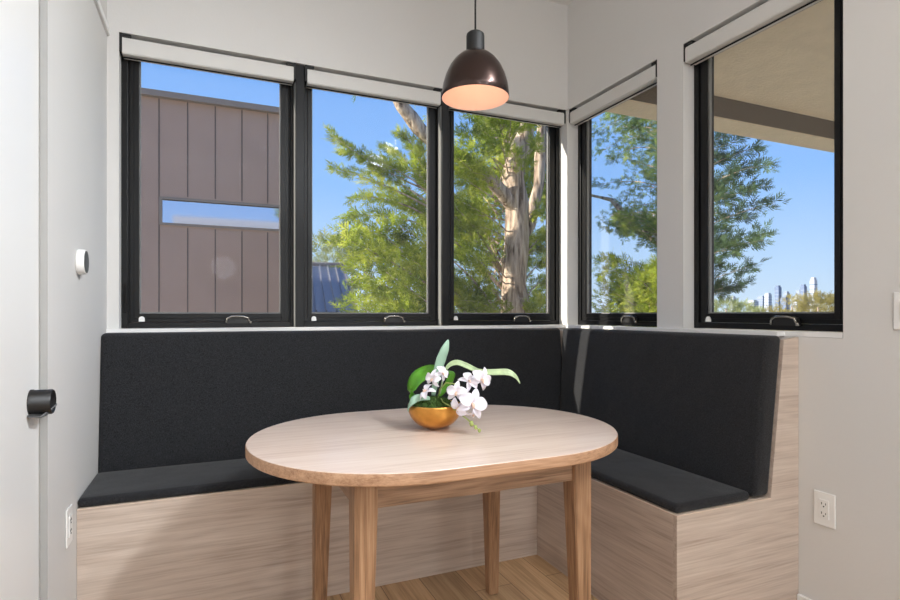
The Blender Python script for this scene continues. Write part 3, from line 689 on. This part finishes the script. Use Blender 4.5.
jm.build('joint_strips', M['joint'], nb)
nbx('parapet_cap', M['cap'], -14.1, xr+.06, NY-.08, NY+4.1, ntop-.075, ntop)
wf = MB(); 
for a in ((wx0-.03, wx1+.03, wz0-.03, wz0), (wx0-.03, wx1+.03, wz1, wz1+.03), (wx0-.03, wx0, wz0, wz1), (wx1, wx1+.03, wz0, wz1)): wf.box(a[0]+6, a[1]+6, -2.02, -1.96, a[2]-GZ, a[3]-GZ)
wf = wf.build('window', M['cap'], nb)
M['mirror'] = plain('sky_reflecting_glass', (.62, .66, .78, 1), .06, metal=1)
nbx('pane', M['mirror'], wx0, wx1, NY+.03, NY+.05, wz0, wz1, wf)

# grey metal roof seen in the middle window
HY = 12.0
ra, rb, rc = at(300, 264, y=HY), at(343, 265.5, y=HY), at(357, 312, y=HY-3.5)
hs = empty('metal_roof_house', (ra.x, HY, GZ), 'house with grey standing seam metal roof beyond the middle back window', 'house')
o_ = Vector((ra.x, HY, GZ))
A = at(290, 264.5, y=HY)-o_; B_ = rb-o_; C_ = rc-o_; D_ = at(260, 312, y=HY-3.5)-o_
Bz = Vector((B_.x, 0, A.z)); Cc = Vector((C_.x, -3.5, C_.z)); Aa = Vector((A.x-3, 0, A.z)); Dd = Vector((D_.x-3, -3.5, C_.z))
th = Vector((0, .06, -.14))
rm = MB(); rm.prism([Aa, Bz, Cc, Dd], th)
nS = 22
for k in range(nS):
    t_ = k/(nS-1)
    a = Aa.lerp(Bz, t_); d_ = a+ (Cc-Bz)
    nrm = Vector((0, -.3, .35)).normalized()*.05
    rm.prism([a+Vector((-.012, 0, 0)), a+Vector((.012, 0, 0)), d_+Vector((.012, 0, 0)), d_+Vector((-.012, 0, 0))], nrm)
rm.build('metal_roof', M['metalroof'], hs)
MB().tube([Aa+Vector((0, 0, .02)), Bz+Vector((.03, 0, .02))], .07, 8).build('ridge_cap', M['cap'], hs)
rm = MB(); rm.prism([Aa+Vector((0, .02, -.02)), Bz+Vector((0, .02, -.02)), Vector((Cc.x, 3.5, Cc.z)), Vector((Dd.x, 3.5, Dd.z))], (0, -.06, -.14))
rm.build('metal_roof', M['metalroof'], hs)
MB().box(Aa.x+.3, Bz.x-.1, -3.1, 3.1, 0, Cc.z-.1).build('wall', M['housewall'], hs)

# ---- foliage
def spray(bmv, faces, p, d, L_, rng, tw=9):
    """a flat scaly frond: a thin spine with tapering side twigs"""
    d = d.normalized(); s = d.cross(Vector((rng.uniform(-1, 1), rng.uniform(-1, 1), rng.uniform(-1, 1)))).normalized(); n = d.cross(s)
    def q(a, b, w_, nn):
        sd_ = (b-a).cross(nn).normalized()*w_
        i = len(bmv); bmv.extend((a, a*.45+b*.55+sd_, b, a*.45+b*.55-sd_)); faces.append((i, i+1, i+2, i+3))
    q(p, p+d*L_, L_*.045, n)
    for k in range(tw):
        t_ = (k+.6)/tw; l = L_*(.44*(1-t_)+.12)*rng.uniform(.7, 1.2); b0 = p+d*(L_*t_*.92)
        sg = 1 if k % 2 else -1
        dd = (d*.75+s*sg*.75+n*rng.uniform(-.35, .35)).normalized()
        q(b0, b0+dd*l, l*.11, n+s*rng.uniform(-.5, .5))
def mesh_of(name, vs, fs, mat, parent, origin):
    me = bpy.data.meshes.new(name); me.from_pydata([v-origin for v in vs], [], fs); me.materials.append(mat)
    o = bpy.data.objects.new(name, me); COL.objects.link(o); o.parent = parent; return o
def branchy(tree, origin, base, tips, rng, mat, dens=26, L_=.22, r0=.03, spread=.28, wood_=True, bare=.25, droop=.15):
    vs, fs = [], []; wd_ = MB()
    for tip in tips:
        bse = base(tip) if callable(base) else base
        mid = (bse+tip)/2+Vector((rng.uniform(-.15, .15), rng.uniform(-.15, .15), rng.uniform(-.05, .25)))
        def P(t): return bse*(1-t)**2+mid*2*t*(1-t)+tip*t*t
        ln = (tip-bse).length; n = max(4, int(ln*3))
        wd_.tube([P(i/n)-origin for i in range(n+1)], [r0*(1-.85*i/n) for i in range(n+1)], 6)
        cnt = int(dens*ln)
        for k in range(cnt):
            t_ = bare+(1-bare)*rng.random()**.8; w_ = spread*ln*(.35+.5*(1-t_))
            dr = (P(min(1, t_+.05))-P(t_-.05)).normalized()
            off = Vector((rng.gauss(0, 1), rng.gauss(0, 1), rng.gauss(0, .8)))*.42*min(w_, .45)
            p = P(t_)+off
            d_ = (dr*1.1+off.normalized()*.7+Vector((rng.uniform(-.4, .4), rng.uniform(-.4, .4), rng.uniform(-.3, .5)-droop)))
            spray(vs, fs, p, d_, L_*rng.uniform(.6, 1.3), rng)
    if wood_: wd_.build('branches', M['bark'], tree, True)
    mesh_of('foliage', vs, fs, mat, tree, origin)

rng = random.Random(11)
# tree A: shaggy juniper in the third window
TYA = 3.0
A0 = at(516, 330, y=TYA); org = Vector((A0.x, A0.y, GZ))
tA = empty('juniper_tree', org, 'juniper tree with a thick shaggy trunk outside the back window nearest the corner', 'tree', 'juniper trees outside')
def trunk_mesh(pts, rads, origin, seed=0, n=26):
    m = MB(); m.tube(pts, rads, n)
    for v in m.b.verts:
        p = v.co; a = noise.noise(Vector((p.x*14+seed, p.y*14, p.z*1.2)))*.020+noise.noise(Vector((p.x*4+seed, p.y*4, p.z*2.2)))*.03
        c = min(pts, key=lambda c_: abs(c_.z-p.z)+.2*(Vector(c_)-p).length)
        dirv = (p-Vector(c)); dirv.z = 0
        if dirv.length > 1e-4: v.co += dirv.normalized()*a
    return m
def dense(pts, rads, k=6):
    P, Q = [], []
    for i in range(len(pts)-1):
        for j in range(k):
            t_ = j/k; P.append(pts[i].lerp(pts[i+1], t_)); Q.append(rads[i]*(1-t_)+rads[i+1]*t_)
    P.append(pts[-1]); Q.append(rads[-1]); return P, Q
tp = [Vector((A0.x, TYA, GZ)), at(517, 318, y=TYA), at(515, 285, y=TYA), at(517, 245, y=TYA), at(518, 205, y=TYA), at(514, 178, y=TYA), at(520, 150, y=TYA), at(534, 110, y=TYA), at(548, 50, y=TYA)]
tr = [.24, .18, .15, .14, .15, .135, .11, .085, .05]
P_, Q_ = dense([p-org for p in tp], tr)
trunk_mesh(P_, Q_, org).build('trunk', M['bark'], tA, True)
lp = [at(517, 212, y=TYA), at(502, 192, y=TYA-.05), at(486, 174, y=TYA-.1), at(462, 158, y=TYA-.15), at(436, 145, y=TYA-.2), at(418, 128, y=TYA-.2), at(402, 106, y=TYA-.2), at(388, 70, y=TYA-.2)]
P_, Q_ = dense([p-org for p in lp], [.09, .085, .08, .08, .08, .078, .072, .05], 4)
trunk_mesh(P_, Q_, org, 5, 14).build('limb', M['bark'], tA, True)
lp = [at(517, 250, y=TYA+.1), at(530, 225, y=TYA+.15), at(538, 185, y=TYA+.2), at(541, 130, y=TYA+.2), at(543, 60, y=TYA+.2)]
P_, Q_ = dense([p-org for p in lp], [.07, .07, .075, .07, .05], 4)
trunk_mesh(P_, Q_, org, 9, 14).build('limb', M['bark'], tA, True)
# fronds reaching left across the middle window
tips = []
for u, v, dy in ((340, 236, -.2), (352, 232, .5), (350, 262, 0), (362, 285, .3), (348, 300, -.3), (375, 255, 0), (372, 225, -.1), (392, 195, .4), (372, 300, .2), (386, 272, -.3), (395, 225, -.2), (404, 165, .1), (408, 200, .4), (410, 250, .2), (412, 300, .1), (398, 305, -.2), (424, 180, .3), (428, 220, 0), (426, 270, .2)):
    tips.append(at(u, v, y=TYA-.3+dy))
def baseA(tip):
    t_ = Vector((A0.x-.12, TYA+.1, max(GZ+2, tip.z-.5-.25*(tip-A0).length))); return t_
branchy(tA, org, baseA, tips, rng, M['juniper'], 110, .15, .018, .15, bare=.3, droop=0)
tips = [at(u, v, y=TYA-.3+dy) for u, v, dy in ((333, 136, 0), (341, 152, .2), (336, 169, -.1), (354, 198, .1), (342, 217, 0), (384, 148, .4), (398, 132, .2), (374, 170, .1), (420, 140, .2), (410, 148, 0))]
branchy(tA, org, lambda t_: at(432, 225, y=TYA-.2)+Vector((0, 0, (t_.z-2.2)*.5)), tips, rng, M['juniper'], 95, .12, .012, .085, bare=.3, droop=0)
tips = [at(u, v, y=TYA+dy) for u, v, dy in ((352, 92, 0), (372, 88, .3), (395, 92, -.3), (408, 108, .2), (425, 100, 0), (430, 120, .3), (415, 88, .2))]
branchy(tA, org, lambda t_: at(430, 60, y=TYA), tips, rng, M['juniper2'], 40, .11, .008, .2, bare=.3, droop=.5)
# dense crown behind and around the trunk, third window
tips = []
for k in range(64):
    u = rng.uniform(446, 556); v = rng.uniform(95, 325); tips.append(at(u, v, y=TYA+rng.uniform(.5, 1.8)))
branchy(tA, org, lambda t_: Vector((A0.x+rng.uniform(-.1, .2), TYA+.45, t_.z+rng.uniform(-.9, .1))), tips, rng, M['juniper'], 130, .13, .014, .32, bare=.15)
tips = [at(u, v, y=TYA-dy) for u, v, dy in ((462, 130, .4), (470, 165, .2), (458, 200, .4), (470, 225, .1), (462, 255, .3), (476, 285, .2), (460, 300, .3), (474, 310, .4), (482, 130, .3), (470, 112, .3), (495, 118, .3), (510, 108, .4), (524, 125, .3), (540, 118, .2), (536, 140, .3), (500, 140, .5), (516, 150, .3), (486, 150, .4), (528, 160, .3), (466, 240, .2), (462, 150, .6), (470, 172, .5), (450, 168, .5), (458, 158, .7), (446, 150, .6), (480, 262, .4), (490, 300, .3))]
branchy(tA, org, lambda t_: Vector((A0.x-.1, TYA, t_.z-.25)), tips, rng, M['juniper'], 110, .12, .010, .30, bare=.45)
tips = [at(u, v, y=TYA-dy) for u, v, dy in ((545, 215, .3), (548, 235, .4), (546, 262, .3), (552, 285, .3), (540, 300, .4), (548, 250, .1), (556, 200, .2), (530, 308, .3))]
branchy(tA, org, lambda t_: Vector((A0.x+.12, TYA, t_.z-.2)), tips, rng, M['juniper'], 160, .12, .010, .24, bare=.35)

# tree B: juniper between the two right-hand windows
XB = 3.2
B0 = at(676, 330, x=XB); org = Vector((B0.x, B0.y, GZ))
tB = empty('juniper_tree', org, 'feathery juniper tree outside the right wall windows below the porch roof', 'tree', 'juniper trees outside')
tp = [Vector((B0.x, B0.y, GZ)), B0, at(672, 250, x=XB), at(668, 190, x=XB), at(672, 140, x=XB), at(660, 80, x=XB)]
P_, Q_ = dense([p-org for p in tp], [.16, .12, .10, .08, .06, .03]); trunk_mesh(P_, Q_, org, 3, 14).build('trunk', M['bark'], tB, True)
lp = [at(668, 250, x=XB), at(640, 232, x=XB+.1), at(612, 200, x=XB+.2), at(590, 195, x=XB+.2)]
P_, Q_ = dense([p-org for p in lp], [.032, .03, .028, .02], 4); trunk_mesh(P_, Q_, org, 2, 8).build('limb', M['bark'], tB, True)
tips = [at(u, v, x=XB+dx) for u, v, dx in ((776, 203, 0), (770, 232, .1), (764, 240, -.2), (752, 265, 0), (748, 283, .2), (757, 148, .2), (770, 165, 0), (756, 190, -.2), (745, 215, .3), (738, 250, -.2), (742, 170, .2), (738, 140, 0), (728, 290, .1), (733, 200, .4), (726, 230, -.2), (722, 265, .3), (728, 160, .3), (724, 136, -.1), (765, 185, .3), (722, 185, 0), (720, 212, 0), (730, 182, .2), (722, 245, .1), (718, 290, .2), (720, 155, .2))]
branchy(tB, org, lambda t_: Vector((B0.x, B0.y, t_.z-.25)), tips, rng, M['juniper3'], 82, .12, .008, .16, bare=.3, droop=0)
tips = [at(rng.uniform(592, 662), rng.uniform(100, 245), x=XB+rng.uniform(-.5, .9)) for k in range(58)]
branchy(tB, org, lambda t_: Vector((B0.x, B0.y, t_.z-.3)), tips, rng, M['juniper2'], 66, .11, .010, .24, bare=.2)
tips = [at(rng.uniform(590, 662), rng.uniform(258, 318), x=XB+rng.uniform(-1.4, -.3)) for k in range(34)]
branchy(tB, org, lambda t_: Vector((B0.x, B0.y, t_.z-.5)), tips, rng, M['juniper'], 62, .13, .010, .26, bare=.2)

# far bushes, autumn trees on the slope and the skyline
def bush(name, pos, rx, rz, mat, label, group, n=260, L_=.3, cat='tree'):
    r_ = random.Random(int(pos.x*10)); org = Vector((pos.x, pos.y, GZ if pos.z > GZ else pos.z-rz)); vs, fs = [], []
    t = empty(name, org, label, cat, group)
    for k in range(n):
        d_ = Vector((r_.gauss(0, 1), r_.gauss(0, 1), r_.gauss(0, 1))).normalized(); rr = .55+.45*r_.random()
        p = pos+Vector((d_.x*rx*rr, d_.y*rx*rr, d_.z*rz*rr)); spray(vs, fs, p, d_+Vector((0, 0, .4)), L_*r_.uniform(.7, 1.3), r_, 7)
    mesh_of('foliage', vs, fs, mat, t, org)
    MB().tube([(0, 0, 0), (0, 0, pos.z-org.z)], [rx*.09, rx*.05], 8).build('trunk', M['bark'], t)
for i, (u, v, yy) in enumerate(((326, 262, 19), (340, 258, 23), (352, 270, 27))):
    bush('leafy_tree', at(u, v, y=yy), .95, 1.0, M['bushleaf'], ('pale leafy tree rising left of the metal roof ridge', 'pale leafy tree rising behind the metal roof ridge', 'pale leafy tree rising right of the metal roof')[i], 'trees behind the metal roof', 260, .45)
au = random.Random(3)
row = [(726, 306), (741, 309), (755, 310), (768, 310), (780, 311), (792, 304), (806, 303), (818, 305), (832, 307), (786, 314), (812, 314), (840, 304)]
for i, (u, v) in enumerate(row):
    p = at(u, v+(3 if u < 745 else 8 if u < 788 else 2), x=41+6.9*(i % 7)+au.uniform(-1, 1)); sc_ = (p.x+2)/62
    bush('autumn_tree' if i > 2 else 'leafy_tree', p, 1.6*sc_, 1.25*sc_, M['autumn'] if i > 2 else M['bushleaf'], 'olive yellow autumn tree on the slope below the skyline' if i > 2 else 'pale green bushy tree below the left end of the skyline', 'autumn trees below the skyline' if i > 2 else 'pale green trees below the skyline', 300, .55)
towers = [(733, 5, 296, 'tower2'), (753, 9, 300, 'tower2'), (762, 8, 296, 'tower'), (768, 6, 293, 'tower2'), (778, 5.5, 285.5, 'tower3'), (785, 7, 297, 'tower3'), (786.5, 5, 291.5, 'tower'), (796, 6, 298, 'tower2'), (799, 5, 290, 'tower'), (803.5, 5, 284.5, 'tower3'), (808, 7, 293, 'tower'), (813.5, 5.5, 277.5, 'tower2')]
labs = ['small white building at the far left of the skyline', 'low white block left of the blue-grey tower', 'low pale block at the left of the skyline', 'white mid-height block left of the blue-grey tower', 'narrow blue-grey skyscraper standing alone in the skyline', 'low blue-grey block right of the narrow skyscraper', 'pale tower right of the narrow blue-grey skyscraper', 'low white block in the middle of the skyline', 'pale tower left of the tallest pair', 'blue-grey tower left of the tallest white tower', 'pale block at the foot of the tallest white tower', 'tallest white tower in the skyline']
for (u, wpx, vt, mt), lb in zip(towers, labs):
    D = 2300 if towers.index((u, wpx, vt, mt)) % 2 else 2700; c = at(u, vt, x=D); wm = wpx*D/FPX*.85
    t = None
    H_ = c.z-GZ; m = MB(); m.box(-wm/2, wm/2, -wm/2, wm/2, 0, H_*.94); m.box(-wm*.36, wm*.36, -wm*.36, wm*.36, H_*.94, H_)
    m.mi = 1
    for k in range(7): m.box(-wm/2-.4, wm/2+.4, -wm/2-.4, wm/2+.4, H_*(.08+.12*k), H_*(.08+.12*k)+H_*.025)
    tag(m.build('city_tower', [M[mt], M['tower3'] if mt != 'tower3' else M['tower']], None, False, (c.x, c.y, GZ)), lb, 'building', 'city skyline')
